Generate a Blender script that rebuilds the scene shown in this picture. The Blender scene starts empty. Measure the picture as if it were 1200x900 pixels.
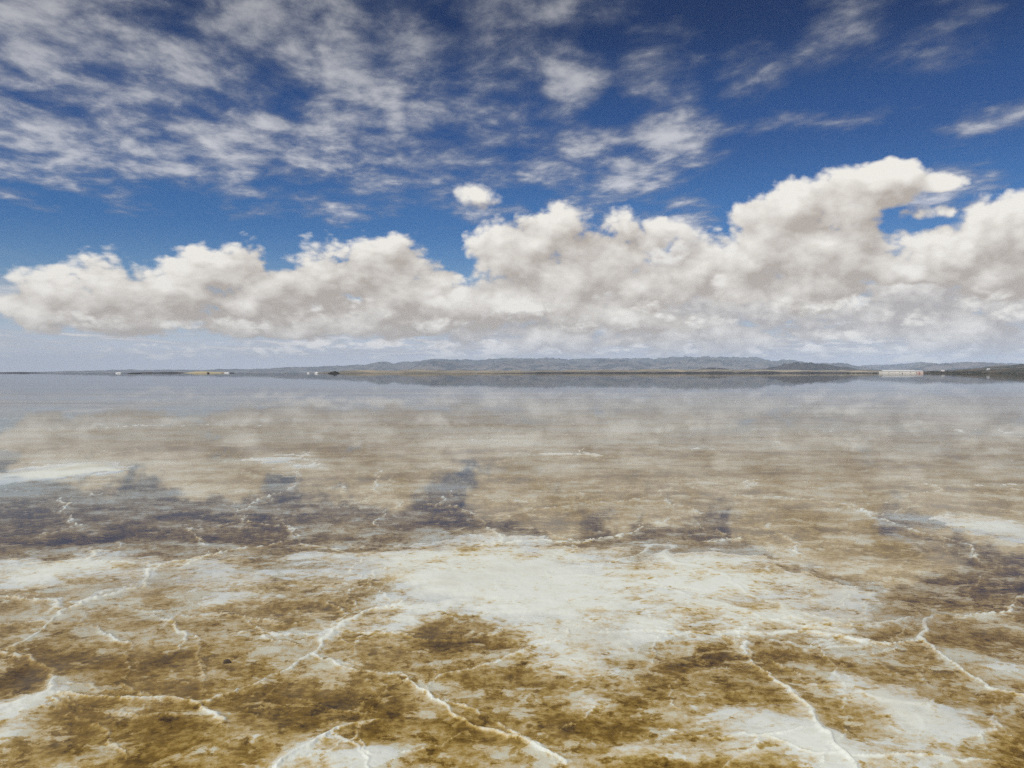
import bpy, math, random
import numpy as np

random.seed(7)
sc = bpy.context.scene
C = sc.collection
R = math.radians

# ------------------------------------------------------------------ camera
CAM_H = 1.60
W_PX, H_PX, HORIZON = 1200.0, 900.0, 437.0
HFOV = R(65.0)
FPX = (W_PX / 2) / math.tan(HFOV / 2)
PITCH = -math.atan((H_PX / 2 - HORIZON) / FPX)          # slightly down

cam_d = bpy.data.cameras.new('camera')
cam = bpy.data.objects.new('camera', cam_d); C.objects.link(cam)
cam.location = (0, 0, CAM_H)
cam.rotation_euler = (R(90) + PITCH, 0, 0)
cam_d.sensor_width = 36; cam_d.angle = HFOV
cam_d.clip_start = 0.05; cam_d.clip_end = 400000
sc.camera = cam

def ray(px, py):
    """direction seen at a point of the photograph"""
    x = (px - W_PX / 2) / FPX; y = -(py - H_PX / 2) / FPX
    c, s = math.cos(PITCH), math.sin(PITCH)
    v = (x, c - y * s, s + y * c)
    l = math.sqrt(sum(k * k for k in v))
    return tuple(k / l for k in v)

def ae(px, py):
    x, y, z = ray(px, py)
    return math.degrees(math.atan2(x, y)), math.degrees(math.asin(z))

def ground(px, py, z=0.0):
    x, y, zz = ray(px, py)
    t = (z - CAM_H) / zz
    return x * t, y * t

def at(px, dist, py=HORIZON):
    """point at a given forward distance"""
    x, y, z = ray(px, py)
    t = dist / y
    return x * t, dist, CAM_H + z * t

# ------------------------------------------------------------------ node helper
class G:
    """small expression builder for node trees"""
    def __init__(s, nt): s.nt = nt
    def node(s, t, **kw):
        n = s.nt.nodes.new(t)
        for k, v in kw.items(): setattr(n, k, v)
        return n
    def put(s, sock, v):
        if isinstance(v, E): s.nt.links.new(v.o, sock)
        elif isinstance(v, bpy.types.NodeSocket): s.nt.links.new(v, sock)
        else: sock.default_value = v
    def m(s, op, a, b=None, c=None, clamp=False):
        n = s.node('ShaderNodeMath', operation=op, use_clamp=clamp)
        s.put(n.inputs[0], a)
        if b is not None: s.put(n.inputs[1], b)
        if c is not None: s.put(n.inputs[2], c)
        return E(s, n.outputs[0])
    def v(s, op, a, b=None):
        n = s.node('ShaderNodeVectorMath', operation=op)
        s.put(n.inputs[0], a)
        if b is not None:
            s.put(n.inputs['Scale'] if op == 'SCALE' else n.inputs[1], b)
        return E(s, n.outputs['Value'] if op in ('DOT_PRODUCT', 'LENGTH') else n.outputs['Vector'])
    def sep(s, a):
        n = s.node('ShaderNodeSeparateXYZ'); s.put(n.inputs[0], a)
        return [E(s, o) for o in n.outputs]
    def comb(s, x, y, z):
        n = s.node('ShaderNodeCombineXYZ')
        for i, k in enumerate((x, y, z)): s.put(n.inputs[i], k)
        return E(s, n.outputs[0])
    def step(s, a, lo, hi):
        n = s.node('ShaderNodeMapRange', interpolation_type='SMOOTHSTEP')
        s.put(n.inputs[0], a); s.put(n.inputs[1], lo); s.put(n.inputs[2], hi)
        return E(s, n.outputs[0])
    def lin(s, a, lo, hi, o0=0.0, o1=1.0):
        n = s.node('ShaderNodeMapRange', clamp=True)
        s.put(n.inputs[0], a); s.put(n.inputs[1], lo); s.put(n.inputs[2], hi)
        s.put(n.inputs[3], o0); s.put(n.inputs[4], o1)
        return E(s, n.outputs[0])
    def noise(s, vec, scale, detail=6, rough=0.5, lac=2.0, dist=0.0, color=False, kind='FBM'):
        n = s.node('ShaderNodeTexNoise', noise_dimensions='3D', noise_type=kind)
        s.put(n.inputs['Vector'], vec); s.put(n.inputs['Scale'], scale)
        n.inputs['Detail'].default_value = detail; n.inputs['Roughness'].default_value = rough
        n.inputs['Lacunarity'].default_value = lac; n.inputs['Distortion'].default_value = dist
        return E(s, n.outputs[1 if color else 0])
    def voro(s, vec, scale, detail=0, rough=0.5, feature='F1', rand=1.0):
        n = s.node('ShaderNodeTexVoronoi', feature=feature)
        s.put(n.inputs['Vector'], vec); s.put(n.inputs['Scale'], scale)
        n.inputs['Detail'].default_value = detail; n.inputs['Roughness'].default_value = rough
        n.inputs['Randomness'].default_value = rand
        return E(s, n.outputs['Distance'])
    def mix(s, f, a, b, blend='MIX'):
        n = s.node('ShaderNodeMix', data_type='RGBA', blend_type=blend)
        s.put(n.inputs[0], f)
        s.put(n.inputs[6], a if isinstance(a, E) else tuple(a) + (1,))
        s.put(n.inputs[7], b if isinstance(b, E) else tuple(b) + (1,))
        return E(s, n.outputs[2])

class E:
    def __init__(s, g, o): s.g, s.o = g, o
    def __add__(s, b): return s.g.m('ADD', s, b)
    __radd__ = __add__
    def __mul__(s, b): return s.g.m('MULTIPLY', s, b)
    __rmul__ = __mul__
    def __sub__(s, b): return s.g.m('SUBTRACT', s, b)
    def __rsub__(s, b): return s.g.m('SUBTRACT', b, s)
    def __truediv__(s, b): return s.g.m('DIVIDE', s, b)
    def max(s, b): return s.g.m('MAXIMUM', s, b)
    def min(s, b): return s.g.m('MINIMUM', s, b)
    def pow(s, b): return s.g.m('POWER', s, b)
    def sat(s): return s.g.m('ADD', s, 0.0, clamp=True)

# ------------------------------------------------------------------ light
SUN_EL, SUN_AZ = R(52), R(-140)         # azimuth from +Y towards +X: behind the left shoulder
sun_vec = (math.sin(SUN_AZ) * math.cos(SUN_EL), math.cos(SUN_AZ) * math.cos(SUN_EL), math.sin(SUN_EL))
sd = bpy.data.lights.new('sun', 'SUN'); sd.energy = 3.4; sd.angle = R(0.5); sd.color = (1.0, 0.965, 0.91)
so = bpy.data.objects.new('sun', sd); C.objects.link(so)
from mathutils import Vector
so.rotation_euler = Vector(sun_vec).to_track_quat('Z', 'Y').to_euler()
so.location = (0, -20, 30)

# ------------------------------------------------------------------ sky with clouds
BG = 0.075
world = bpy.data.worlds.new('World'); sc.world = world; world.use_nodes = True
nt = world.node_tree; nt.nodes.clear(); g = G(nt)
out = g.node('ShaderNodeOutputWorld'); 
tc = g.node('ShaderNodeTexCoord')
D = E(g, tc.outputs['Generated'])
sky = g.node('ShaderNodeTexSky', sky_type='NISHITA')
sky.sun_disc = False; sky.sun_elevation = SUN_EL; sky.sun_rotation = SUN_AZ
sky.altitude = 1300; sky.air_density = 1.0; sky.dust_density = 0.4; sky.ozone_density = 3.0
dx, dy, dz = g.sep(D)
EL = g.m('ARCSINE', dz) * 57.29578
AZ = g.m('ARCTAN2', dx, dy) * 57.29578
# the photograph's deep polarised blue
skyc = E(g, sky.outputs[0])
gam = g.node('ShaderNodeGamma'); g.put(gam.inputs[0], skyc); gam.inputs[1].default_value = 1.0
skyc = E(g, gam.outputs[0])
elt = g.lin(EL, 0.0, 30.0)
ramp = g.node('ShaderNodeValToRGB'); g.put(ramp.inputs[0], elt)
cr = ramp.color_ramp; cr.interpolation = 'EASE'
stops = [(0.0, (1.0, 0.92, 0.97)), (0.18, (0.56, 0.76, 0.94)), (0.36, (0.225, 0.53, 0.86)),
         (0.55, (0.135, 0.36, 0.68)), (0.8, (0.070, 0.19, 0.40)), (1.0, (0.040, 0.092, 0.185))]
while len(cr.elements) < len(stops): cr.elements.new(0.5)
for e_, (p, c) in zip(cr.elements, stops): e_.position = p; e_.color = c + (1,)
skyc = g.mix(1.0, skyc, E(g, ramp.outputs[0]), 'MULTIPLY')

def lit(c): return tuple(k / BG for k in c)

def group(name, ins, outs):
    """a node group with its own builder; returns (tree, builder, inputs, output node)"""
    t = bpy.data.node_groups.new(name, 'ShaderNodeTree')
    for k in ins: t.interface.new_socket(k, in_out='INPUT', socket_type='NodeSocketVector' if k.startswith('D') else 'NodeSocketFloat')
    for k, ty in outs: t.interface.new_socket(k, in_out='OUTPUT', socket_type=ty)
    q = G(t); gi = q.node('NodeGroupInput'); go = q.node('NodeGroupOutput')
    return t, q, [E(q, o) for o in list(gi.outputs)[:len(ins)]], go
def use(q, tree, *vals):
    n = q.node('ShaderNodeGroup'); n.node_tree = tree
    for i, v_ in enumerate(vals): q.put(n.inputs[i], v_)
    return [E(q, o) for o in n.outputs]

def blobs(lst, k=0.25):
    """smooth union of cloud masses given as (px, py, rx, ry[, weight]), as a group of azimuth and elevation"""
    t, g, (A, El), go = group('cloud_masses', ('A', 'B'), (('F', 'NodeSocketFloat'),))
    F = None
    for b in lst:
        a, e = ae(b[0], b[1]); a1, e1 = ae(b[0] + b[2], b[1]); a2, e2 = ae(b[0], b[1] - b[3])
        ra, re = abs(a1 - a), abs(e2 - e)
        w = b[4] if len(b) > 4 else 1.0
        p = (A - a) * (1 / ra); q = (El - e) * (1 / re)
        f = g.m('MULTIPLY_ADD', p, p, q * q)
        f = g.m('SUBTRACT', w, f).max(-2.0)
        F = f if F is None else g.m('SMOOTH_MAX', F, f, k)
    g.put(go.inputs[0], F)
    return t

# shared turbulent offset of the cloud coordinates
def warp(g, vec, scale, amt, det=2):
    n = g.noise(vec, scale, det, 0.55, color=True)
    n = g.v('SUBTRACT', n, (0.5, 0.5, 0.5))
    return g.v('ADD', vec, g.v('SCALE', n, amt))

SH = (-0.010, 0.0, 0.017)                 # small step towards the light, seen on the sky
Dn = g.v('ADD', D, SH)
def angles(vec):
    v = g.v('NORMALIZE', vec); x, y, z = g.sep(v)
    return g.m('ARCTAN2', x, y) * 57.29578, g.m('ARCSINE', z) * 57.29578
AZ2, EL2 = angles(Dn)

SHB = (-0.016, 0.0, 0.030)               # a longer step, for the shading of whole heaps
Db = g.v('ADD', D, SHB)
AZ3, EL3 = angles(Db)

def cumulus(lst, seed, soft=0.58, amp=1.38, white=(0.83, 0.80, 0.745), dark=(0.43, 0.38, 0.335),
            basepx=None, k=0.25, scale=15.0, bias=0.62, squash=1.4, tone=0.0):
    bt = blobs(lst, k)
    t, g, ins, go = group('heaped_cloud', ('D1', 'A1', 'E1', 'D2', 'A2', 'E2', 'D3', 'A3', 'E3'), (('alpha', 'NodeSocketFloat'), ('colour', 'NodeSocketColor')))
    res = []
    for i, (vec, A, El) in enumerate((ins[0:3], ins[3:6], ins[6:9])):
        v = g.v('ADD', g.v('MULTIPLY', vec, (1.0, 1.0, squash)), seed)
        F = use(g, bt, A, El)[0]
        if i < 2:
            wv = warp(g, v, scale * 0.8, 0.020)
            n = g.noise(wv, scale, 7.5, 0.575)
            vo = g.voro(wv, scale * 1.6, 2.0, 0.6)
            T = F * 0.9 + bias + (n - 0.5) * amp * 2.3 + (0.42 - vo) * amp * 0.5
        else:
            n = vo = None; T = None
        lo = g.noise(v, scale * 0.62, 3, 0.5) if i != 1 else None
        res.append((T, F, n, vo, lo))
    T, F, n, vo, lo = res[0]
    T2 = res[1][0]; F3 = res[2][1]; lo3 = res[2][4]
    alpha = g.step(T, 0.0, soft)
    grad = T - T2
    big = (F - F3) * 0.34 + (lo - lo3) * 3.0
    big = g.m('MINIMUM', big.max(-0.55), 0.6)
    core = g.step(T, 0.3, 2.0)
    b = 0.50 + tone + grad * 0.50 + big * 0.62 - core * 0.10 + (0.45 - vo) * 0.22 + (n - 0.5) * 0.34
    if basepx is not None:
        e0 = ae(600, basepx[1])[1]; e1 = ae(600, basepx[0])[1]
        b = b - (1.0 - g.step(ins[2], e0, e1)) * 0.10
    b = g.m('MULTIPLY_ADD', b, 0.92, 0.01).sat()
    col = g.mix(b, lit(dark), lit(white))
    g.put(go.inputs[0], alpha); g.put(go.inputs[1], col)
    return t

NT = g
def shade(col):
    n = NT.node('ShaderNodeBackground'); NT.put(n.inputs[0], col if isinstance(col, E) else tuple(col) + (1,)); n.inputs[1].default_value = BG
    return n.outputs[0]
def over(f, under, top):
    """top seen over under with coverage f"""
    n = NT.node('ShaderNodeMixShader'); NT.put(n.inputs[0], f)
    NT.nt.links.new(under, n.inputs[1]); NT.nt.links.new(top, n.inputs[2])
    return n.outputs[0]
def heap(under, lst, seed, **kw):
    al, co = use(NT, cumulus(lst, seed, **kw), D, AZ, EL, Dn, AZ2, EL2, Db, AZ3, EL3)
    return over(al, under, shade(co))

def high_sheet(g, D, seed=0.0):
    """thin broken cloud far above, as a group giving coverage and colour"""
    t, g, (D, AZ, EL), go = group('high_sheet', ('D', 'A', 'B'), (('alpha', 'NodeSocketFloat'), ('colour', 'NodeSocketColor')))
    dx, dy, dz = g.sep(D)
    z2 = dz.max(0.02) + 0.06
    P2 = g.comb(dx / z2, dy / z2, 0.0)
    rot = g.node('ShaderNodeVectorRotate', rotation_type='Z_AXIS'); g.put(rot.inputs['Vector'], P2); rot.inputs['Angle'].default_value = R(-14)
    P2 = g.v('MULTIPLY', E(g, rot.outputs[0]), (1.05, 0.80, 1.0))
    P2w = warp(g, P2, 2.2, 0.13)
    n1 = g.noise(P2w, 4.2, 7, 0.60)
    n1l = g.noise(P2, 1.5, 3, 0.5)
    n1f = g.noise(P2w, 9.0, 6, 0.6)
    cov = use(g, blobs([
        (120, 60, 300, 120), (330, 60, 230, 130), (60, 160, 190, 75), (250, 160, 230, 75), (420, 130, 170, 75),
        (500, 60, 150, 80), (470, 190, 140, 40), (250, -80, 420, 120), (560, 5, 130, 45), (130, 212, 60, 18, .7), (560, 130, 120, 40, .7),
        (665, 90, 44, 32, 1.15), (780, 80, 60, 55, .55), (875, 80, 60, 45, .5), (985, 45, 75, 55, .55), (1110, 40, 75, 50, .45), (700, 175, 70, 30, .75),
        (940, 145, 140, 22, .35), (1160, 140, 80, 40, .25), (1110, 222, 60, 22, 1.3), (795, 165, 50, 30, 1.7), (755, 210, 50, 24, 1.6), (690, 235, 60, 24, .7), (560, 250, 80, 25, .3), (640, 200, 80, 25, .5),
        (800, 250, 40, 40, .9), (410, 240, 60, 24, .7)], 0.3), AZ, EL)[0]
    T1 = cov * 0.62 + (n1 - 0.5) * 3.4 + (n1l - 0.5) * 2.0 + (n1f - 0.5) * 1.2 + 0.12
    a1 = g.step(T1, -0.25, 1.15)
    b1 = g.step(T1 + (n1f - 0.5) * 0.6, 0.1, 1.7)
    hi1 = g.lin(EL, 10, 26, 1.0, 0.55)
    col1 = g.mix(b1, lit((0.19, 0.225, 0.32)), lit((0.72, 0.72, 0.75)))
    sc1 = g.node('ShaderNodeVectorMath', operation='SCALE'); g.put(sc1.inputs[0], col1); g.put(sc1.inputs['Scale'], hi1)
    g.put(go.inputs[0], a1 * 0.86); g.put(go.inputs[1], E(g, sc1.outputs[0]))
    return t
# --- layer 0: low far rows of cloud and the pale band over the horizon
z1 = dz.max(0.004) + 0.012
P = g.comb(dx / z1, dy / z1, 0.0)
c = skyc
n0 = g.noise(g.v('MULTIPLY', P, (1.0, 0.55, 1.0)), 0.75, 7, 0.62)
n0b = g.noise(g.v('MULTIPLY', P, (1.0, 0.55, 1.0)), 0.18, 3, 0.5)
band = g.step(EL, 0.5, 1.5) * (1.0 - g.step(EL, 3.4, 8.0))
rightish = g.lin(AZ, -30, 12, -0.05, 0.07)
a0 = g.step(n0 + (n0b - 0.5) * 0.4 + rightish, 0.40, 0.60) * band
col0 = g.mix(g.step(n0, 0.44, 0.66), lit((0.35, 0.35, 0.395)), lit((0.70, 0.68, 0.665)))
hz = (1.0 - g.step(EL, 0.0, 6.0))
c = g.mix(hz * 0.85, c, lit((0.55, 0.59, 0.71)))
HS = high_sheet(g, D)
al, co = use(g, HS, D, AZ, EL)
FULL = over(al, shade(c), shade(co))                    # sky and high sheet, above the heaped cloud
c = g.mix(a0 * 0.9, c, col0)
D_ = g.v('MULTIPLY', D, (1.0, 1.0, 1.00001))            # the same again behind the heaped cloud
al, co = use(g, HS, D_, AZ, EL)
c = over(al, shade(c), shade(co))

# --- layer 1: high broken sheet and wisps
low_rows = [(300, 410, 330, 12, .75), (140, 418, 200, 8, .55), (450, 404, 160, 12), (620, 408, 180, 15), (800, 408, 200, 18), (1000, 405, 220, 20), (1180, 405, 160, 22), (1400, 400, 200, 26),
            (900, 420, 330, 11, .9), (1120, 420, 200, 12, .95), (560, 416, 220, 10, .9), (250, 414, 260, 9, .7), (30, 404, 60, 9, .8), (-100, 400, 120, 20)]
c = heap(c, low_rows, (1.7, 5.1, 2.2), soft=0.75, amp=1.7, scale=24.0, squash=3.0, bias=0.05, white=(0.84, 0.81, 0.78), dark=(0.32, 0.32, 0.345), tone=0.12)
back = [(560, 360, 90, 40), (700, 355, 140, 48), (880, 350, 160, 55), (1060, 345, 150, 50), (1190, 335, 90, 50), (430, 375, 150, 24),
        (800, 310, 60, 42), (1100, 390, 170, 26), (820, 395, 170, 24), (640, 395, 130, 20), (1300, 340, 120, 70), (-80, 360, 60, 34), (1420, 320, 120, 60)]
c = heap(c, back, (3.1, 0.4, 1.7), basepx=(350, 405), white=(0.76, 0.735, 0.695), dark=(0.42, 0.39, 0.375), soft=0.8, amp=1.5, scale=20.0, squash=1.6)
left = [(75, 350, 66, 44), (130, 345, 75, 45), (210, 345, 85, 45), (285, 322, 46, 38), (300, 350, 105, 45), (380, 330, 85, 44),
        (445, 305, 60, 44), (240, 320, 70, 30), (470, 345, 75, 50), (45, 365, 50, 30), (150, 372, 130, 22), (330, 376, 150, 20), (490, 375, 70, 20)]
c = heap(c, left, (0.0, 0.0, 0.0), basepx=(325, 385), squash=1.8, bias=0.52)
mid = [(600, 300, 52, 46), (650, 285, 62, 42), (640, 340, 95, 50), (715, 305, 62, 46), (765, 340, 66, 50), (725, 270, 34, 30, .6),
       (775, 275, 42, 26, .5), (570, 360, 60, 28), (830, 325, 50, 36), (700, 370, 90, 24)]
c = heap(c, mid, (1.3, 2.2, 0.6), basepx=(315, 385))
tower = [(900, 275, 48, 52), (935, 245, 44, 38), (985, 240, 60, 42), (1040, 216, 52, 28), (1090, 214, 45, 14, .55), (960, 300, 100, 46),
         (1003, 265, 40, 36), (930, 340, 100, 30), (1055, 316, 50, 18), (1120, 300, 75, 32), (1165, 275, 46, 46), (1205, 265, 50, 46), (1190, 320, 70, 30),
         (1085, 248, 46, 14, .5), (1280, 290, 90, 55), (1390, 280, 90, 50)]
c = heap(c, tower, (2.2, 1.1, 3.0), basepx=(255, 365))
front_rows = [(100, 378, 90, 15), (270, 380, 130, 14), (430, 372, 90, 20), (530, 385, 70, 14), (600, 360, 70, 20), (680, 382, 100, 15), (770, 365, 60, 22),
              (850, 378, 90, 17), (960, 360, 90, 22), (1060, 375, 80, 18), (1140, 350, 70, 22), (1190, 370, 60, 18), (430, 352, 40, 16, .8), (1000, 392, 120, 10), (1130, 396, 90, 9), (760, 398, 110, 9)]
c = heap(c, front_rows, (5.2, 3.1, 0.2), soft=1.0, amp=1.35, scale=24.0, squash=1.9, bias=0.0, dark=(0.33, 0.29, 0.255))
puff = [(556, 227, 32, 18)]
c = heap(c, puff, (0.7, 0.2, 0.1), soft=0.9, amp=1.1, scale=22.0, bias=0.25, tone=0.15)
# pale air low over the horizon in front of the farthest rows
air = 1.0 - g.step(EL, -0.2, 3.2)
c = over(air * 0.44, c, shade(lit((0.60, 0.62, 0.71))))
aaz = g.m('ABSOLUTE', AZ)
plain = shade(skyc)
inside = g.m('LESS_THAN', EL, 17.5)
view = over(inside, FULL, c)
wide = g.m('LESS_THAN', EL, 40.0) * g.m('GREATER_THAN', EL, -1.0) * g.m('LESS_THAN', aaz, 60.0)
nt.links.new(over(wide, plain, view), out.inputs[0])
world.cycles.sampling_method = 'MANUAL'; world.cycles.sample_map_resolution = 512

# ------------------------------------------------------------------ numpy noise
_rng = np.random.RandomState(11)
_perm = np.arange(256); _rng.shuffle(_perm); _perm = np.concatenate([_perm, _perm, _perm])
_gr = np.stack([np.cos(np.arange(256) * 2 * np.pi / 256), np.sin(np.arange(256) * 2 * np.pi / 256)], 1)
def perlin(x, y):
    xi = np.floor(x).astype(np.int64); yi = np.floor(y).astype(np.int64)
    xf, yf = x - xi, y - yi
    xi &= 255; yi &= 255
    def gd(ix, iy, fx, fy):
        gg = _gr[_perm[_perm[ix] + iy]]
        return gg[..., 0] * fx + gg[..., 1] * fy
    u = xf * xf * xf * (xf * (xf * 6 - 15) + 10); v = yf * yf * yf * (yf * (yf * 6 - 15) + 10)
    a = gd(xi, yi, xf, yf); b = gd(xi + 1, yi, xf - 1, yf)
    c_ = gd(xi, yi + 1, xf, yf - 1); d = gd(xi + 1, yi + 1, xf - 1, yf - 1)
    return (a + (b - a) * u) * (1 - v) + (c_ + (d - c_) * u) * v
def fbm(x, y, octv=5, rough=0.5, ridged=False):
    s = 0; a = 1.0; t = 0
    for i in range(octv):
        n = perlin(x * 2 ** i + 17.3 * i, y * 2 ** i - 9.1 * i) * 1.5
        if ridged: n = 1 - 2 * np.abs(n)
        s = s + a * n; t += a; a *= rough
    return s / t
def sstep(x, a, b):
    t = np.clip((x - a) / (b - a), 0, 1); return t * t * (3 - 2 * t)

# ------------------------------------------------------------------ tagging
def tag(o, label=None, cat=None, group=None, kind=None):
    if label: o['label'] = label
    if cat: o['category'] = cat
    if group: o['group'] = group
    if kind: o['kind'] = kind
    return o
def link(name, me, mat=None, parent=None):
    o = bpy.data.objects.new(name, me); C.objects.link(o)
    if mat: me.materials.append(mat)
    if parent: o.parent = parent
    return o
def mesh_np(name, V, F, smooth=True):
    me = bpy.data.meshes.new(name)
    me.vertices.add(len(V)); me.vertices.foreach_set('co', V.astype(np.float32).ravel())
    k = F.shape[1]
    me.loops.add(F.size); me.loops.foreach_set('vertex_index', F.astype(np.int32).ravel())
    me.polygons.add(len(F)); me.polygons.foreach_set('loop_start', np.arange(0, F.size, k, dtype=np.int32))
    me.polygons.foreach_set('loop_total', np.full(len(F), k, dtype=np.int32))
    me.polygons.foreach_set('use_smooth', np.full(len(F), smooth, dtype=bool))
    me.update(calc_edges=True); me.validate()
    return me
def grid_faces(nu, nv, wrap=False):
    i = np.arange(nu if wrap else nu - 1)[:, None]; j = np.arange(nv - 1)[None, :]
    i2 = (i + 1) % nu
    a = i * nv + j; b = i2 * nv + j; c_ = i2 * nv + j + 1; d = i * nv + j + 1
    return np.stack([a + 0 * b, b + 0 * a, c_ + 0 * a, d + 0 * a], -1).reshape(-1, 4)

def material(name):
    m = bpy.data.materials.new(name); m.use_nodes = True
    t = m.node_tree; t.nodes.clear(); gg = G(t)
    o = gg.node('ShaderNodeOutputMaterial'); return m, gg, o
def bsdf(gg, o, color, rough=0.8, **kw):
    b = gg.node('ShaderNodeBsdfPrincipled')
    gg.put(b.inputs['Base Color'], color if isinstance(color, E) else tuple(color) + (1,))
    gg.put(b.inputs['Roughness'], rough)
    for k, v in kw.items(): gg.put(b.inputs[k.replace('_', ' ')], v)
    gg.nt.links.new(b.outputs[0], o.inputs[0]); return b

# ------------------------------------------------------------------ salt flat: one sheet with the relief of crust, ridges and hollows
front = np.linspace(-42, 42, 1000)
backa = np.linspace(42, 318, 70)[1:-1]
ang = np.radians(np.concatenate([front, backa]))
inv = np.linspace(1 / 2.3, 1 / 150.0, 640)
rad = np.concatenate([[0.02, 0.4, 0.8, 1.2, 1.6, 2.0], 1 / inv, np.geomspace(150, 35500, 90)[1:]])
A_, R_ = np.meshgrid(ang, rad, indexing='ij')
X = np.sin(A_) * R_; Y = np.cos(A_) * R_

def patch(lst, X, Y, wx, wy):
    """soft raised or sunken areas (px, py, rx, ry, height)"""
    F = np.zeros_like(X)
    for (px, py, rx, ry, h) in lst:
        cx, cy = ground(px, py); x1, _ = ground(px + rx, py)
        _, yt = ground(px, py - ry); _, yb = ground(px, py + ry)
        lx = abs(x1 - cx)
        dyv = (Y + wy * lx) - cy
        dyl = np.where(dyv > 0, yt - cy, cy - yb)
        q = ((X + wx * lx - cx) / lx) ** 2 + (dyv / dyl) ** 2
        F = F + h * np.exp(-np.minimum(q, 30) * 0.9)
    return F

# relief in millimetres above the water
wx = fbm(X * 1.1, Y * 1.1, 6, 0.62) * 1.3; wy = fbm(X * 1.1 + 40, Y * 1.1 + 7, 6, 0.62) * 1.3
white_p = [(700, 690, 190, 50, 17), (860, 690, 110, 40, 11), (560, 690, 120, 45, 13), (680, 770, 80, 34, 13), (420, 665, 160, 26, 9), (250, 665, 130, 22, 8),
           (100, 655, 80, 18, 12), (300, 700, 120, 22, 6), (150, 690, 90, 22, 5), (20, 690, 60, 22, 6),
           (20, 560, 70, 20, 13), (90, 552, 44, 9, 13), (1175, 620, 55, 22, 13), (740, 522, 110, 6, 8), (900, 524, 60, 5, 7), (330, 538, 70, 6, 12), (640, 532, 60, 4, 10), (130, 500, 100, 5, 6), (1010, 520, 60, 4, 8), (560, 515, 60, 4, 7), (1100, 505, 80, 4, 6), (1180, 570, 60, 5, 9),
           (1030, 665, 40, 8, 9), (890, 660, 60, 14, 6),
           (20, 825, 46, 26, 13), (5, 862, 26, 20, 12), (115, 892, 30, 10, 9), (230, 865, 60, 34, 7), (400, 890, 80, 24, 13), (550, 835, 80, 24, 6),
           (700, 826, 26, 12, 12), (750, 885, 70, 24, 9), (900, 850, 90, 36, 11), (1040, 815, 70, 24, 9), (950, 885, 60, 24, 9), (1190, 790, 40, 16, 11),
           (1130, 860, 70, 26, 10), (1060, 880, 60, 22, 9), (330, 755, 40, 14, 4), (980, 770, 60, 14, 6), (870, 745, 50, 14, 8), (640, 845, 50, 20, 3),
           (60, 720, 60, 18, 5), (30, 675, 70, 18, 7), (200, 735, 60, 14, 5), (150, 870, 60, 22, 6), (300, 870, 50, 18, 6), (1090, 835, 70, 24, 8), (1000, 720, 70, 14, 5), (1150, 780, 50, 12, 5), (820, 880, 60, 20, 6), (610, 880, 40, 16, 4), (520, 790, 50, 14, 5), (820, 835, 40, 16, 4), (470, 745, 40, 10, 4)]
dark_p = [(25, 795, 32, 18, -16), (200, 790, 120, 40, -6), (120, 860, 80, 22, -7), (320, 830, 80, 26, -5), (490, 745, 55, 24, -9), (400, 810, 60, 30, -4),
          (830, 785, 90, 26, -7), (765, 765, 50, 10, -5), (900, 770, 60, 16, -6), (985, 850, 22, 14, -12), (1180, 885, 40, 18, -12), (1120, 740, 90, 40, -6), (600, 800, 60, 20, -5),
          (250, 608, 300, 22, -1), (100, 630, 70, 8, -8), (560, 610, 80, 16, -3), (640, 615, 60, 8, -6), (1100, 690, 100, 24, -4)]  # mid-distance hollows partly put the dark of reflected blue sky into the mud
Hm = patch(white_p, X, Y, wx, wy) + 0.85 * patch(dark_p, X, Y, wx, wy)
near = 1 / (1 + (R_ / 40.0) ** 2)
Hm += -4.0 + 9.0 * fbm(X * 0.55 + 3, Y * 0.55, 6, 0.55) * (0.45 + 0.55 * near)
Hm += 4.5 * fbm(X * 2.6, Y * 2.6, 5, 0.55) * near
Hm += 2.2 * fbm(X * 9.0, Y * 9.0, 4, 0.6) * sstep(R_, 30, 8)
# far: long shoals parallel to the shore
Hm += 9.0 * fbm(X * 0.018 + 5, Y * 0.10, 5, 0.55) * sstep(R_, 9, 22) - 3.0 * sstep(R_, 10, 40)
Hm -= 6.0 * sstep(R_, 25, 90)

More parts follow.
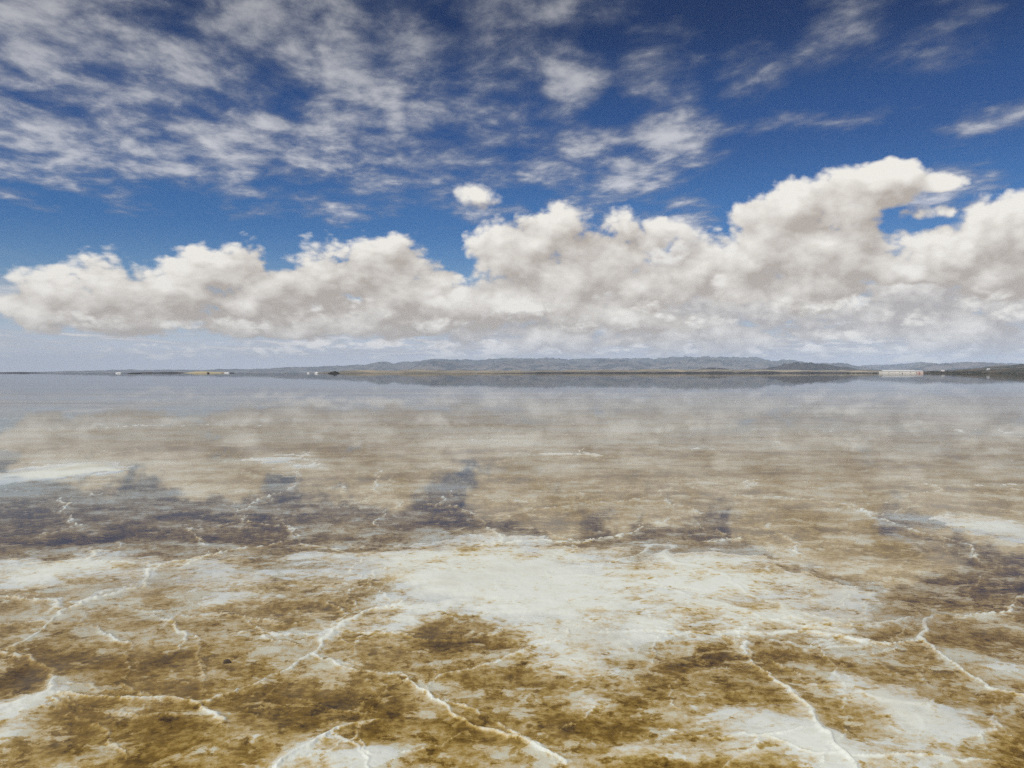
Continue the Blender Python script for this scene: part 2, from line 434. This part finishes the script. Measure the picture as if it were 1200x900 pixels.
cracks = [
    ([(0, 762), (37, 745), (65, 730), (80, 712), (115, 700), (165, 687), (180, 668), (200, 660), (245, 650)], 1.0),
    ([(80, 712), (60, 706), (-10, 702)], .6),
    ([(-10, 760), (30, 772), (55, 785), (62, 800), (60, 815), (30, 822), (-10, 840)], 1.5),
    ([(60, 815), (120, 817), (180, 819), (235, 820), (262, 817), (300, 800), (345, 780), (370, 769), (385, 750), (400, 735), (420, 720), (470, 708)], 1.0),
    ([(235, 820), (255, 833), (264, 845)], 1.3), ([(400, 736), (392, 742), (386, 750)], 1.9),
    ([(370, 769), (415, 787), (465, 795), (500, 813), (530, 835), (560, 850), (620, 870), (665, 893)], .75), ([(488, 808), (505, 815)], 1.2),
    ([(318, 902), (350, 880), (395, 855), (445, 845)], .8),
    ([(240, 720), (290, 723), (330, 728)], .5), ([(180, 716), (200, 714)], .4),
    ([(1082, 752), (1085, 738), (1100, 722), (1140, 720), (1182, 717), (1187, 702), (1210, 694)], 1.1), ([(1082, 750), (1086, 735), (1098, 725)], 1.8),
    ([(1082, 752), (1040, 751), (1000, 752), (950, 745), (910, 743)], .9), ([(1082, 752), (1110, 775), (1140, 795), (1165, 812), (1210, 819)], 1.0),
    ([(870, 757), (890, 780), (920, 805), (932, 815), (955, 830), (962, 850), (985, 880), (1005, 905)], .8), ([(868, 755), (872, 768)], 1.5), ([(957, 835), (965, 858)], 1.8),
    ([(600, 858), (630, 872), (665, 895)], .6),
    ([(65, 585), (80, 592), (72, 600), (84, 606), (97, 615), (50, 625)], .9),
    ([(245, 640), (230, 632), (225, 620), (260, 615), (290, 610), (350, 620), (345, 632), (300, 638), (245, 650), (215, 662)], .8),
    ([(287, 612), (280, 600), (275, 595)], .8), ([(280, 600), (310, 583), (345, 570), (350, 545)], .7),
    ([(442, 615), (450, 600), (468, 591), (520, 589), (560, 603), (572, 615), (590, 637)], .8), ([(516, 592), (525, 580), (530, 574)], .7), ([(400, 595), (440, 580), (445, 545)], .7),
    ([(572, 637), (650, 635), (725, 631), (745, 622), (760, 614), (815, 605)], 1.0),
    ([(835, 636), (865, 630), (910, 628)], .8), ([(897, 613), (910, 622), (930, 640), (937, 650)], 1.1), ([(900, 614), (908, 620)], 2.0),
    ([(865, 580), (920, 583), (980, 589), (1007, 595), (1015, 605), (1070, 620), (1125, 635), (1145, 650), (1155, 660), (1192, 663)], .9), ([(1010, 596), (1014, 604)], 1.8),
    ([(1037, 590), (1050, 582), (1100, 575), (1085, 565)], .7), ([(775, 585), (810, 595), (822, 602)], .7), ([(870, 565), (888, 562), (872, 575)], .7),
    ([(600, 603), (645, 595), (700, 590), (765, 583)], .6), ([(940, 720), (1000, 735), (1085, 718)], .4), ([(700, 745), (790, 742), (910, 743)], .4),
    ([(1053, 438.7), (1057, 441), (1065, 446)], 0.5),
]
# finer side branches
for pts, w in list(cracks[:-1]):
    for k_ in range(2 + len(pts) // 3):
        i = random.randrange(len(pts) - 1); f = random.random()
        x0, y0 = pts[i][0] + (pts[i + 1][0] - pts[i][0]) * f, pts[i][1] + (pts[i + 1][1] - pts[i][1]) * f
        sc_ = (y0 - 437) / 463
        a = random.uniform(0, 6.28); br = [(x0, y0)]
        for q in range(random.randint(3, 6)):
            a += random.uniform(-.6, .6); l = 62 * sc_ * random.uniform(.5, 1.2)
            x0 += math.cos(a) * l; y0 += math.sin(a) * l * (0.12 + 0.34 * sc_)
            if y0 > 520: br.append((x0, y0))
        if len(br) > 1: cracks.append((br, random.uniform(.10, .32)))
# ridges: distance to each traced line on the ground, wandering a little
dist_r = np.full(X.shape, 9.0); wdt = np.ones(X.shape)
jx = X + 0.11 * fbm(X * 2.4, Y * 2.4, 5, 0.6) * np.minimum(R_ / 5, 1.6); jy = Y + 0.16 * fbm(X * 2.4 + 9, Y * 2.4 - 4, 5, 0.6) * np.minimum(R_ / 5, 1.6)
Hr = np.zeros_like(X)
for pts, w in cracks:
    gp = [ground(*p) for p in pts]
    for (p, q) in zip(gp[:-1], gp[1:]):
        rr = math.hypot((p[0] + q[0]) / 2, (p[1] + q[1]) / 2)
        wd = (0.0045 + 0.0012 * rr) * w
        m = max(0.5, wd * 12)
        x0, x1 = sorted((p[0], q[0])); y0, y1 = sorted((p[1], q[1]))
        box = (X > x0 - m) & (X < x1 + m) & (Y > y0 - m) & (Y < y1 + m)
        if not box.any(): continue
        bx, by = jx[box], jy[box]
        d0, d1 = q[0] - p[0], q[1] - p[1]; L2 = d0 * d0 + d1 * d1
        t = np.clip(((bx - p[0]) * d0 + (by - p[1]) * d1) / L2, 0, 1)
        d = np.hypot(bx - p[0] - t * d0, by - p[1] - t * d1)
        wv = wd * np.clip(1.0 + 1.1 * fbm(bx * 3.2 + 31, by * 3.2, 5, 0.7), 0.25, 2.6)
        h = (np.exp(-(d / wv) ** 2) * min(1.0, 0.20 + 0.75 * w) + 0.36 * np.exp(-(d / (wv * 5.0)) ** 2)) * np.clip(0.95 + 0.5 * fbm(bx * 1.3 + 3, by * 1.3 + 8, 3), 0.55, 1.15)
        Hr[box] = np.maximum(Hr[box], h)
Hm = Hm + Hr * 12.5
# fainter net of polygon ridges everywhere else
def poly_net(X, Y, cell, seed):
    gx = X / cell; gy = Y / cell
    ix = np.floor(gx).astype(np.int64); iy = np.floor(gy).astype(np.int64)
    f1 = np.full(X.shape, 9.0); f2 = np.full(X.shape, 9.0)
    for a in (-1, 0, 1):
        for b in (-1, 0, 1):
            cx_, cy_ = ix + a, iy + b
            h1 = ((cx_ * 374761393 + cy_ * 668265263 + seed) ^ 0x5bd1e995) & 0xffffff
            h2 = (h1 * 1103515245 + 12345) & 0xffffff
            d = np.hypot(cx_ + h1 / 0xffffff - gx, cy_ + h2 / 0xffffff - gy)
            f2 = np.minimum(np.maximum(f1, d), f2); f1 = np.minimum(f1, d)
    return (f2 - f1) * cell
e_ = poly_net(X + 0.5 * fbm(X * .9, Y * .9, 4), Y + 0.5 * fbm(X * .9 + 5, Y * .9, 4), 1.9, 5)
wn = (0.012 + 0.0016 * R_) * np.clip(1 + fbm(X * 3, Y * 3, 4, .65), .3, 2)
gate = 0.25 + 0.75 * sstep(fbm(X * 0.35, Y * 0.35 + 3, 3), -0.2, 0.25)
Hm += 9.0 * np.exp(-(e_ / wn) ** 2) * gate * sstep(R_, 60, 25) * (0.45 + 0.55 * sstep(R_, 4, 9)) 
Z = Hm * 0.001
V = np.stack([X, Y, Z], -1).reshape(-1, 3)
me = mesh_np('salt_flat', V, grid_faces(len(ang), len(rad), wrap=True))
GROUND_Z = (X, Y, Z)

m_salt, gs, mo = material('salt_and_mud')
geo = gs.node('ShaderNodeNewGeometry'); pos = E(gs, geo.outputs['Position'])
px_, py_, pz_ = gs.sep(pos)
flat = gs.comb(px_, py_, 0.0)
mm = pz_ * 1000.0
nA = gs.noise(flat, 3.0, 8, 0.64); nB = gs.noise(flat, 22.0, 6, 0.68); nC = gs.noise(flat, 0.6, 5, 0.55)
nD = gs.noise(gs.v('MULTIPLY', flat, (0.70, 1.0, 1.0)), 1.2, 9, 0.66)
nE = gs.noise(gs.v('MULTIPLY', flat, (0.07, 0.34, 1.0)), 1.0, 8, 0.64)
nF = gs.noise(gs.v('MULTIPLY', flat, (0.012, 0.075, 1.0)), 1.0, 8, 0.62)
dist = gs.v('LENGTH', flat)
fe = gs.step(dist, 6.0, 16.0); ff = gs.step(dist, 14.0, 40.0)
lev = mm + (nA - 0.48) * 44.0 + (nB - 0.5) * 40.0 + (nD - 0.49) * 38.0 + (nC - 0.5) * 26.0 + (nE - 0.385) * 50.0 * fe + (nF - 0.39) * 60.0 * ff + 0.3 * (1.0 - fe)
nG = gs.noise(gs.v('MULTIPLY', flat, (0.8, 1.0, 1.0)), 4.6, 10, 0.66, dist=0.4)
nH = gs.noise(gs.v('ADD', flat, (7.3, 2.1, 0.0)), 9.0, 9, 0.68)
nearf = 1.0 - gs.step(dist, 9.0, 22.0)
lev = lev + (gs.step(nG + (nD - 0.5) * 0.35, 0.545, 0.575) * 9.0 - gs.step(nH + (nA - 0.5) * 0.3, 0.565, 0.60) * 8.0) * nearf - 1.5 * nearf
rp = gs.node('ShaderNodeValToRGB'); gs.put(rp.inputs[0], gs.lin(lev, -22, 18))
cr = rp.color_ramp
stops = [(0.0, (0.038, 0.020, 0.004)), (0.20, (0.110, 0.066, 0.010)), (0.40, (0.255, 0.160, 0.027)), (0.54, (0.46, 0.330, 0.100)),
         (0.70, (0.64, 0.555, 0.37)), (0.82, (0.69, 0.695, 0.59)), (1.0, (0.74, 0.765, 0.69))]
while len(cr.elements) < len(stops): cr.elements.new(0.5)
for e, (p, cc) in zip(cr.elements, stops): e.position = p; e.color = cc + (1,)
gcol = E(gs, rp.outputs[0])
gcol = gs.mix(gs.step(nC, 0.5, 0.72) * 0.30, gcol, (0.30, 0.185, 0.035))
gcol = gs.mix(gs.step(nB, 0.58, 0.75) * 0.40, gcol, (0.09, 0.054, 0.012))
wet = 1.0 - gs.step(mm + (nB - 0.5) * 5.0, 6.0, 16.0)
bp = gs.node('ShaderNodeBump'); bp.inputs['Strength'].default_value = 0.5; bp.inputs['Distance'].default_value = 0.004
gs.put(bp.inputs['Height'], nB + nA * 0.6)
pb = bsdf(gs, mo, gcol, 0.85)
pb.inputs['IOR'].default_value = 1.33
gs.put(pb.inputs['Roughness'], gs.lin(wet, 0.0, 1.0, 0.9, 0.6))
pb.inputs['Coat IOR'].default_value = 1.33; gs.put(pb.inputs['Coat Weight'], wet * 0.9)
gs.put(pb.inputs['Coat Roughness'], gs.lin(wet, 0.0, 1.0, 0.35, 0.10))
gs.put(pb.inputs['Normal'], bp.outputs[0])
tag(link('salt_flat', me, m_salt), kind='structure')

# ------------------------------------------------------------------ water: a film lying in the hollows
wr = np.concatenate([[0.02], np.geomspace(1, 35500, 60)]); wa = np.radians(np.arange(0, 360, 5))
WA, WR = np.meshgrid(wa, wr, indexing='ij')
WATER_Z = 0.005
V = np.stack([np.sin(WA) * WR, np.cos(WA) * WR, 0 * WA + WATER_Z], -1).reshape(-1, 3)
me = mesh_np('water', V, grid_faces(len(wa), len(wr), wrap=True))
m_wat, gw, wo = material('shallow_brine')
geo = gw.node('ShaderNodeNewGeometry'); pos = E(gw, geo.outputs['Position'])
r1 = gw.noise(gw.v('MULTIPLY', pos, (0.5, 1.6, 1.0)), 3.2, 4, 0.5)
bpw = gw.node('ShaderNodeBump'); bpw.inputs['Strength'].default_value = 0.06; bpw.inputs['Distance'].default_value = 0.004
gw.put(bpw.inputs['Height'], r1)
streak = gw.noise(gw.v('MULTIPLY', pos, (0.02, 0.16, 1.0)), 1.0, 7, 0.6)
gl = gw.node('ShaderNodeBsdfGlossy'); gw.put(gl.inputs['Roughness'], gw.lin(streak, 0.4, 0.7, 0.008, 0.032))
gw.put(gl.inputs['Normal'], bpw.outputs[0])
tr = gw.node('ShaderNodeBsdfTransparent'); tr.inputs[0].default_value = (0.985, 0.97, 0.935, 1)
fr = gw.node('ShaderNodeFresnel'); fr.inputs[0].default_value = 1.33; gw.put(fr.inputs['Normal'], bpw.outputs[0])
mx = gw.node('ShaderNodeMixShader')
wd_ = gw.v('LENGTH', pos)
cover = gw.lin(streak, 0.40, 0.62, 1.0, 0.82).max(gw.lin(wd_, 25.0, 95.0, 0.0, 0.97))
gw.put(mx.inputs[0], E(gw, fr.outputs[0]) * cover)
gw.nt.links.new(tr.outputs[0], mx.inputs[1]); gw.nt.links.new(gl.outputs[0], mx.inputs[2])
gw.nt.links.new(mx.outputs[0], wo.inputs[0])
tag(link('water', me, m_wat), kind='structure')

# ------------------------------------------------------------------ far land
m_hill, gh, ho = material('bare_hillside')
geo = gh.node('ShaderNodeNewGeometry'); pos = E(gh, geo.outputs['Position'])
hn = gh.noise(pos, 0.0022, 7, 0.6)
hx, hy, hzz = gh.sep(pos)
hc = gh.mix(gh.step(hn, 0.42, 0.58), (0.025, 0.024, 0.028), (0.20, 0.165, 0.14))  # strong tone contrast stands in for lit and shaded slopes
hc = gh.mix(gh.step(hn + hzz * 0.0006, 0.62, 0.8) * 0.5, hc, (0.05, 0.055, 0.04))
bsdf(gh, ho, hc, 0.95)
m_dhill, gh, ho = material('dark_rock_hillside')
geo = gh.node('ShaderNodeNewGeometry'); pos = E(gh, geo.outputs['Position'])
hn = gh.noise(pos, 0.006, 6, 0.6)
bsdf(gh, ho, gh.mix(gh.step(hn, 0.4, 0.65), (0.018, 0.015, 0.014), (0.06, 0.048, 0.04)), 0.95)
m_bhill, gh, ho = material('brown_scrub_hillside')
geo = gh.node('ShaderNodeNewGeometry'); pos = E(gh, geo.outputs['Position'])
hn = gh.noise(pos, 0.012, 7, 0.62)
bsdf(gh, ho, gh.mix(gh.step(hn, 0.42, 0.62), (0.035, 0.038, 0.022), (0.16, 0.115, 0.075)), 0.95)
m_plain, gh, ho = material('dry_shore_plain')
geo = gh.node('ShaderNodeNewGeometry'); pos = E(gh, geo.outputs['Position'])
hn = gh.noise(gh.v('MULTIPLY', pos, (0.4, 1.0, 1.0)), 0.004, 6, 0.6)
bsdf(gh, ho, gh.mix(gh.step(hn, 0.42, 0.6), (0.15, 0.115, 0.06), (0.42, 0.33, 0.19)), 0.95)

def hill_range(name, profile, dist, depth, mat, seed, rough=0.9, nx=400, ny=60, ridge=0.5):
    """terrain whose skyline follows (photo x, photo y) pairs, standing at a real distance with real depth"""
    px = np.array([p[0] for p in profile], float); py = np.array([p[1] for p in profile], float)
    xs = np.array([at(p, dist)[0] for p in px]); hs = np.array([at(600, dist, y)[2] for y in py])
    Xa = np.linspace(xs[0], xs[-1], nx); crest = np.interp(Xa, xs, hs)
    crest = crest + np.minimum(crest, 2.4 * dist / FPX) * 0.9 * fbm(Xa / (26 * dist / FPX) + seed, Xa * 0 + seed, 3, 0.5)
    t = np.linspace(0, 1, ny)
    XX, TT = np.meshgrid(Xa, t, indexing='ij')
    YY = dist - depth * 0.5 + TT * depth
    sc_ = depth * 0.30
    n = fbm(XX / sc_ + seed, YY / sc_, 6, 0.55, ridged=True)
    n2 = fbm(XX / (sc_ * 2.5) + seed * 2, YY / (sc_ * 2.5) + 3, 3)
    env = np.sin(np.pi * np.clip(TT + 0.10 * n2, 0, 1)) ** 0.9
    Hh = crest[:, None] * env * (1 + rough * (n - 0.45)) * (1 + 0.15 * n2)
    # keep the skyline where the profile puts it
    top = (Hh / YY).max(axis=1) * dist
    k = crest / np.maximum(top, 1e-3)
    ker = np.hanning(9); ker /= ker.sum(); k = np.convolve(np.pad(k, 4, mode='edge'), ker, 'valid')
    Hh = Hh * k[:, None] * (1 + 0 * n)
    Hh = np.where((TT <= 0) | (TT >= 1), -4.0, np.maximum(Hh, -4.0))
    me = mesh_np(name, np.stack([XX, YY, Hh], -1).reshape(-1, 3), grid_faces(nx, ny))
    return tag(link(name, me, mat), kind='structure')

hill_range('hills', [(60, 436.5), (110, 434.5), (170, 433.5), (250, 433.5), (330, 431.5), (400, 428.5), (440, 426), (480, 423), (520, 421), (560, 421.5), (600, 419.5), (640, 420), (680, 420.5),
                     (720, 420), (760, 419.5), (800, 418), (830, 417.5), (850, 419), (880, 418.5), (900, 420), (930, 424), (960, 427), (1000, 430), (1050, 426), (1075, 424), (1100, 427), (1140, 425), (1190, 427), (1260, 428), (1340, 434)],
           30000, 9000, m_hill, 3.0, nx=700, ny=80)
hill_range('hills', [(470, 434), (495, 428), (512, 422.5), (530, 424), (545, 428), (575, 428), (590, 423), (620, 421.5), (650, 425), (690, 428), (705, 421), (735, 422), (770, 426), (800, 420.5), (830, 420), (870, 423), (900, 425), (950, 424), (985, 427), (1010, 434)],
           23000, 5000, m_hill, 8.0, nx=500, ny=70)
hill_range('hills', [(1060, 434), (1090, 425), (1110, 427), (1130, 424), (1150, 424), (1180, 427), (1230, 427), (1290, 433)], 20000, 4000, m_hill, 5.5, nx=300)
hill_range('hills', [(903, 434), (915, 429.5), (925, 426), (935, 424.5), (950, 427), (962, 425.5), (972, 429), (985, 430), (1000, 434)], 12000, 2200, m_dhill, 1.7, nx=300)
hill_range('hills', [(815, 435), (822, 432), (832, 430.5), (845, 432), (865, 434.5)], 11000, 1000, m_dhill, 4.1, nx=160)
hill_range('hills', [(1110, 435), (1140, 433), (1165, 430.5), (1180, 429), (1200, 427.5), (1240, 425), (1300, 426), (1380, 433)], 6500, 1500, m_bhill, 6.3, nx=300, rough=0.25)
hill_range('shore', [(380, 436.6), (410, 434.2), (520, 433.4), (600, 434.6), (640, 434.2), (720, 433.2), (800, 432.8), (900, 433.4), (1000, 433.8), (1040, 434.6), (1100, 434.5), (1160, 436.5)], 10500, 1800, m_plain, 2.2, nx=500, rough=0.15)
hill_range('shore', [(1040, 437.0), (1080, 435.9), (1130, 434.4), (1170, 432.5), (1200, 431.5), (1260, 431), (1330, 436)], 3600, 900, m_bhill, 7.7, nx=260, rough=0.2)
hill_range('shore', [(560, 437.0), (640, 436.2), (760, 435.8), (880, 435.6), (980, 436.0), (1034, 437.0)], 5200, 500, m_dhill, 9.2, nx=300, rough=0.2)
m_sand, gh, ho = material('yellow_sand'); bsdf(gh, ho, (0.50, 0.42, 0.24), 0.95)
hill_range('shore', [(222, 436.9), (232, 435.2), (250, 435.4), (268, 436.6)], 5200, 300, m_sand, 2.9, nx=80, ny=20, rough=0.1)
hill_range('shore', [(-30, 436.8), (0, 436.2), (30, 436.2), (44, 436.9)], 6000, 300, m_dhill, 3.9, nx=80, ny=20, rough=0.1)
hill_range('shore', [(160, 437), (175, 436.0), (185, 436.6), (200, 435.9), (212, 436.4), (224, 436.9)], 6000, 300, m_dhill, 5.9, nx=80, ny=20, rough=0.1)

# ------------------------------------------------------------------ things on the far shore
def lump(name, px, dist, w, h, mat, seed, d=None, nseg=28, nring=9, tall=()):
    """an irregular mound standing in the water: (w, h, d in metres)"""
    x, y, _ = at(px, dist)
    d = d or w * 0.7
    V, F = [], []
    for i in range(nring):
        t = i / (nring - 1); rr = math.cos(t * math.pi / 2) ** 0.8
        for j in range(nseg):
            a = 2 * math.pi * j / nseg
            n = 1 + 0.35 * float(fbm(np.array([math.cos(a) * 1.3 + seed]), np.array([math.sin(a) * 1.3 + t]), 3)[0])
            zz = math.sin(t * math.pi / 2) * h
            for (o, s_, hh) in tall:
                zz += hh * t * math.exp(-((math.cos(a) * rr - o) / s_) ** 2)
            V.append((math.cos(a) * rr * n * w / 2, math.sin(a) * rr * n * d / 2, zz * n - 0.05 * h))
    for i in range(nring - 1):
        for j in range(nseg):
            a, b = i * nseg + j, i * nseg + (j + 1) % nseg
            F.append((a, b, b + nseg, a + nseg))
    F.append(tuple(range((nring - 1) * nseg, nring * nseg)))
    me = bpy.data.meshes.new(name); me.from_pydata(V, [], F); me.shade_smooth()
    o = link(name, me, mat); o.location = (x, y, 0)
    return o
m_rock, gr, ro = material('black_rock')
geo = gr.node('ShaderNodeNewGeometry'); rn = gr.noise(E(gr, geo.outputs['Position']), 0.4, 5, 0.6)
bsdf(gr, ro, gr.mix(rn, (0.008, 0.008, 0.008), (0.035, 0.030, 0.026)), 0.9)
m_white, gr, ro = material('heaped_salt')
geo = gr.node('ShaderNodeNewGeometry'); rn = gr.noise(E(gr, geo.outputs['Position']), 0.5, 5, 0.6)
bsdf(gr, ro, gr.mix(rn, (0.74, 0.74, 0.72), (0.84, 0.84, 0.83)), 0.9)
U = 2200 / FPX                             # metres covered by one photo pixel at 2.2 km
tag(lump('islet', 391.5, 2200, 13 * U, 1.9 * U, m_rock, 1.0, tall=((0.25, 0.35, 1.3 * U),)), 'small black humped islet standing alone on the water left of centre', 'islet', 'dark islets on the far water')
tag(lump('islet', 158, 2200, 18 * U, 0.9 * U, m_rock, 4.0), 'long flat black islet beside a white salt heap at far left', 'islet', 'dark islets on the far water')
tag(lump('salt_heap', 139, 2200, 7 * U, 1.3 * U, m_white, 2.0), 'low white salt heap just left of the flat black islet', 'salt heap', 'white salt heaps along the far shore')
tag(lump('salt_heap', 371, 2200, 4.5 * U, 1.7 * U, m_white, 3.0), 'taller white salt heap nearest the humped black islet', 'salt heap', 'white salt heaps along the far shore')
tag(lump('salt_heap', 361.5, 2200, 3.2 * U, 1.2 * U, m_white, 5.0), 'smaller white salt heap left of the taller one', 'salt heap', 'white salt heaps along the far shore')
tag(lump('salt_heap', 266, 4200, 12 * U, 2.0 * U, m_white, 6.0), 'wide white salt heap at right end of the yellow sandbank', 'salt heap', 'white salt heaps along the far shore')
tag(lump('islet', 244, 2600, 4.2 * U, 1.6 * U, m_rock, 7.0), 'tiny dark islet in front of the yellow sandbank', 'islet', 'dark islets on the far water')

def box(V, F, x0, x1, y0, y1, z0, z1):
    b = len(V)
    V += [(x0, y0, z0), (x1, y0, z0), (x1, y1, z0), (x0, y1, z0), (x0, y0, z1), (x1, y0, z1), (x1, y1, z1), (x0, y1, z1)]
    F += [tuple(b + i for i in f) for f in ((0, 3, 2, 1), (4, 5, 6, 7), (0, 1, 5, 4), (1, 2, 6, 5), (2, 3, 7, 6), (3, 0, 4, 7))]
def poly(name, V, F, mat, parent=None):
    me = bpy.data.meshes.new(name); me.from_pydata(V, [], F); return link(name, me, mat, parent)
def boxes(name, mat, parent, *bs):
    V, F = [], []
    for b in bs: box(V, F, *b)
    return poly(name, V, F, mat, parent)
def gable(name, mat, parent, x0, x1, y0, y1, z0, z1, over=0.6, th=0.3):
    ym = (y0 + y1) / 2; V = []; F = []
    for x in (x0 - over, x1 + over):
        V += [(x, y0 - over, z0), (x, ym, z1), (x, y1 + over, z0), (x, y1 + over, z0 - th), (x, ym, z1 - th), (x, y0 - over, z0 - th)]
    for i in range(6):
        j = (i + 1) % 6; F.append((i, j, j + 6, i + 6))
    F += [(5, 4, 3, 2, 1, 0), (6, 7, 8, 9, 10, 11)]
    return poly(name, V, F, mat, parent)
def paint(name, col, rough=0.7):
    m, gg, o = material(name)
    geo = gg.node('ShaderNodeNewGeometry'); n = gg.noise(E(gg, geo.outputs['Position']), 0.6, 5, 0.6)
    bsdf(gg, o, gg.mix(n, tuple(k * 0.94 for k in col), col), rough); return m
m_wall = paint('white_render', (0.84, 0.83, 0.79)); m_roofw = paint('white_sheet_roof', (0.80, 0.80, 0.78), 0.5)
m_pink = paint('pink_wall', (0.76, 0.62, 0.58)); m_red = paint('red_sheet_roof', (0.50, 0.28, 0.24)); m_dark = paint('dark_opening', (0.03, 0.03, 0.035), 0.3)
bx0, by0, _ = at(1035, 2200)
b = bpy.data.objects.new('building', None); C.objects.link(b); b.location = (bx0, by0, 0)
tag(b, 'long low white building with a pink end wing on the far shore', 'building')
Lw, Hh_, Dp = 38.5 * U, 3.5 * U, 26.0
boxes('wall', m_wall, b, (0, Lw, 0, Dp, -0.3, Hh_ * 0.80))
gable('roof', m_roofw, b, 0, Lw, 0, Dp, Hh_ * 0.80 + 0.31, Hh_ * 1.18)
for i in range(3):
    x = Lw * (0.16 + 0.33 * i)
    w_ = boxes('window', m_dark, b, (x, x + 2.2, -0.06, -0.003, 2.4, 3.6))
for i in (4,):
    x = Lw * (0.01 + 0.14 * i)
    boxes('door', m_dark, b, (x, x + 2.0, -0.06, -0.003, -0.2, 2.6))
boxes('end_wing', m_pink, b, (Lw + 1.6, Lw + 9 * U, 2, Dp - 2, -0.3, Hh_ * 0.72))
gable('wing_roof', m_roofw, b, Lw + 1.9, Lw + 8.7 * U, 2, Dp - 2, Hh_ * 0.72 + 0.31, Hh_ * 1.0, 0.3)
boxes('wing_door', m_red, b, (Lw + 8, Lw + 12, 1.94, 1.997, -0.2, 4.4))

def small_house(px, dist, z, w, h, mw, mr, label):
    x, y, _ = at(px, dist)
    t = bpy.data.objects.new('house', None); C.objects.link(t); t.location = (x, y, z)
    boxes('wall', mw, t, (-w / 2, w / 2, 0, w * .7, -3, h)); gable('roof', mr, t, -w / 2, w / 2, 0, w * .7, h + .31, h * 1.5)
    boxes('door', m_dark, t, (-1, 1, -0.08, -0.004, 0, 2.6))
    return tag(t, label, 'house')
def surf(px, dist, lo=0.0):
    """height of the far land under a point"""
    x, y, _ = at(px, dist)
    dg = bpy.context.evaluated_depsgraph_get()
    best = lo
    for o in C.objects:
        if o.get('kind') == 'structure' and o.name.startswith(('hills', 'shore')):
            ok, loc, nn, ix = o.ray_cast(Vector((x, y, 5000)), Vector((0, 0, -1)))
            if ok: best = max(best, loc.z)
    return best
bpy.context.view_layer.update()
small_house(1105, 3420, surf(1105, 3420), 14, 6, m_pink, m_roofw, 'pale pink house behind the dark tree belt on the right shore')
small_house(1158.5, 3500, surf(1158.5, 3500), 11, 5, m_wall, m_roofw, 'small white house higher up the brown slope at far right')

# dark tree belt along the right shore: far off, one mass
m_leaf, gl_, lo_ = material('dark_foliage')
geo = gl_.node('ShaderNodeNewGeometry'); ln = gl_.noise(E(gl_, geo.outputs['Position']), 0.15, 4, 0.6)
bsdf(gl_, lo_, gl_.mix(ln, (0.012, 0.016, 0.008), (0.045, 0.05, 0.025)), 0.95)
V, F = [], []
rt = random.Random(3)
for i in range(240):
    px = rt.uniform(1086, 1200) if i < 200 else rt.uniform(990, 1034)
    dist = rt.uniform(2900, 3150); x, y, _ = at(px, dist)
    h = rt.uniform(2.5, 6.0) * (1.25 if 1092 < px < 1150 else 0.7); w = h * rt.uniform(0.9, 1.6)
    for q in range(26):
        a, e, rr = rt.uniform(0, 6.28), rt.uniform(-.3, 1.4), rt.uniform(.5, 1)
        cx, cy_, cz = x + math.cos(a) * math.cos(e) * w * rr * .6, y + math.sin(a) * math.cos(e) * w * rr * .6, h * .45 + math.sin(e) * h * .5 * rr
        s_ = h * rt.uniform(.12, .25); b0 = len(V)
        u = Vector((rt.gauss(0, 1), rt.gauss(0, 1), rt.gauss(0, 1))).normalized(); v_ = u.orthogonal().normalized()
        for sgn in ((1, 0), (0, 1), (-1, 0), (0, -1)):
            p = Vector((cx, cy_, max(cz, .2))) + (u * sgn[0] + v_ * sgn[1]) * s_; V.append(tuple(p))
        F.append((b0, b0 + 1, b0 + 2, b0 + 3))
tag(poly('tree_belt', V, F, m_leaf), kind='stuff')

# pebble on the near salt
pxs, pys = ground(266, 776)
gi = np.argmin((X - pxs) ** 2 + (Y - pys) ** 2)
m_stone = paint('brown_stone', (0.075, 0.055, 0.038), 0.9)
st = lump('stone', 600, 10, 0.046, 0.018, m_stone, 8.0, nseg=16, nring=6)
st.location = (pxs, pys, max(float(Z.ravel()[gi]), 0.0) - 0.002)
tag(st, 'small dark stone lying on brown salt near the left foreground crack', 'stone')

# ------------------------------------------------------------------ air
V, F = [], []
box(V, F, -36000, 36000, -36000, 36000, -6.0, 760.0)
m_haze = bpy.data.materials.new('air'); m_haze.use_nodes = True
t = m_haze.node_tree; t.nodes.clear()
vo_ = t.nodes.new('ShaderNodeOutputMaterial'); pv = t.nodes.new('ShaderNodeVolumePrincipled')
pv.inputs['Color'].default_value = (0.64, 0.79, 1.0, 1); pv.inputs['Density'].default_value = 2.7e-5; pv.inputs['Anisotropy'].default_value = -0.35
t.links.new(pv.outputs[0], vo_.inputs['Volume'])
tag(poly('haze', V, F, m_haze), kind='stuff')


# ------------------------------------------------------------------ render settings
sc.view_settings.view_transform = 'Standard'; sc.view_settings.look = 'None'
sc.view_settings.exposure = 0.12; sc.view_settings.gamma = 1.0; sc.view_settings.use_curve_mapping = False
sc.render.engine = 'CYCLES'
cy = sc.cycles
cy.use_denoising = False; cy.use_adaptive_sampling = True; cy.adaptive_threshold = 0.015
cy.max_bounces = 6; cy.diffuse_bounces = 2; cy.glossy_bounces = 3; cy.transparent_max_bounces = 8; cy.volume_bounces = 2
cy.caustics_reflective = False; cy.caustics_refractive = False
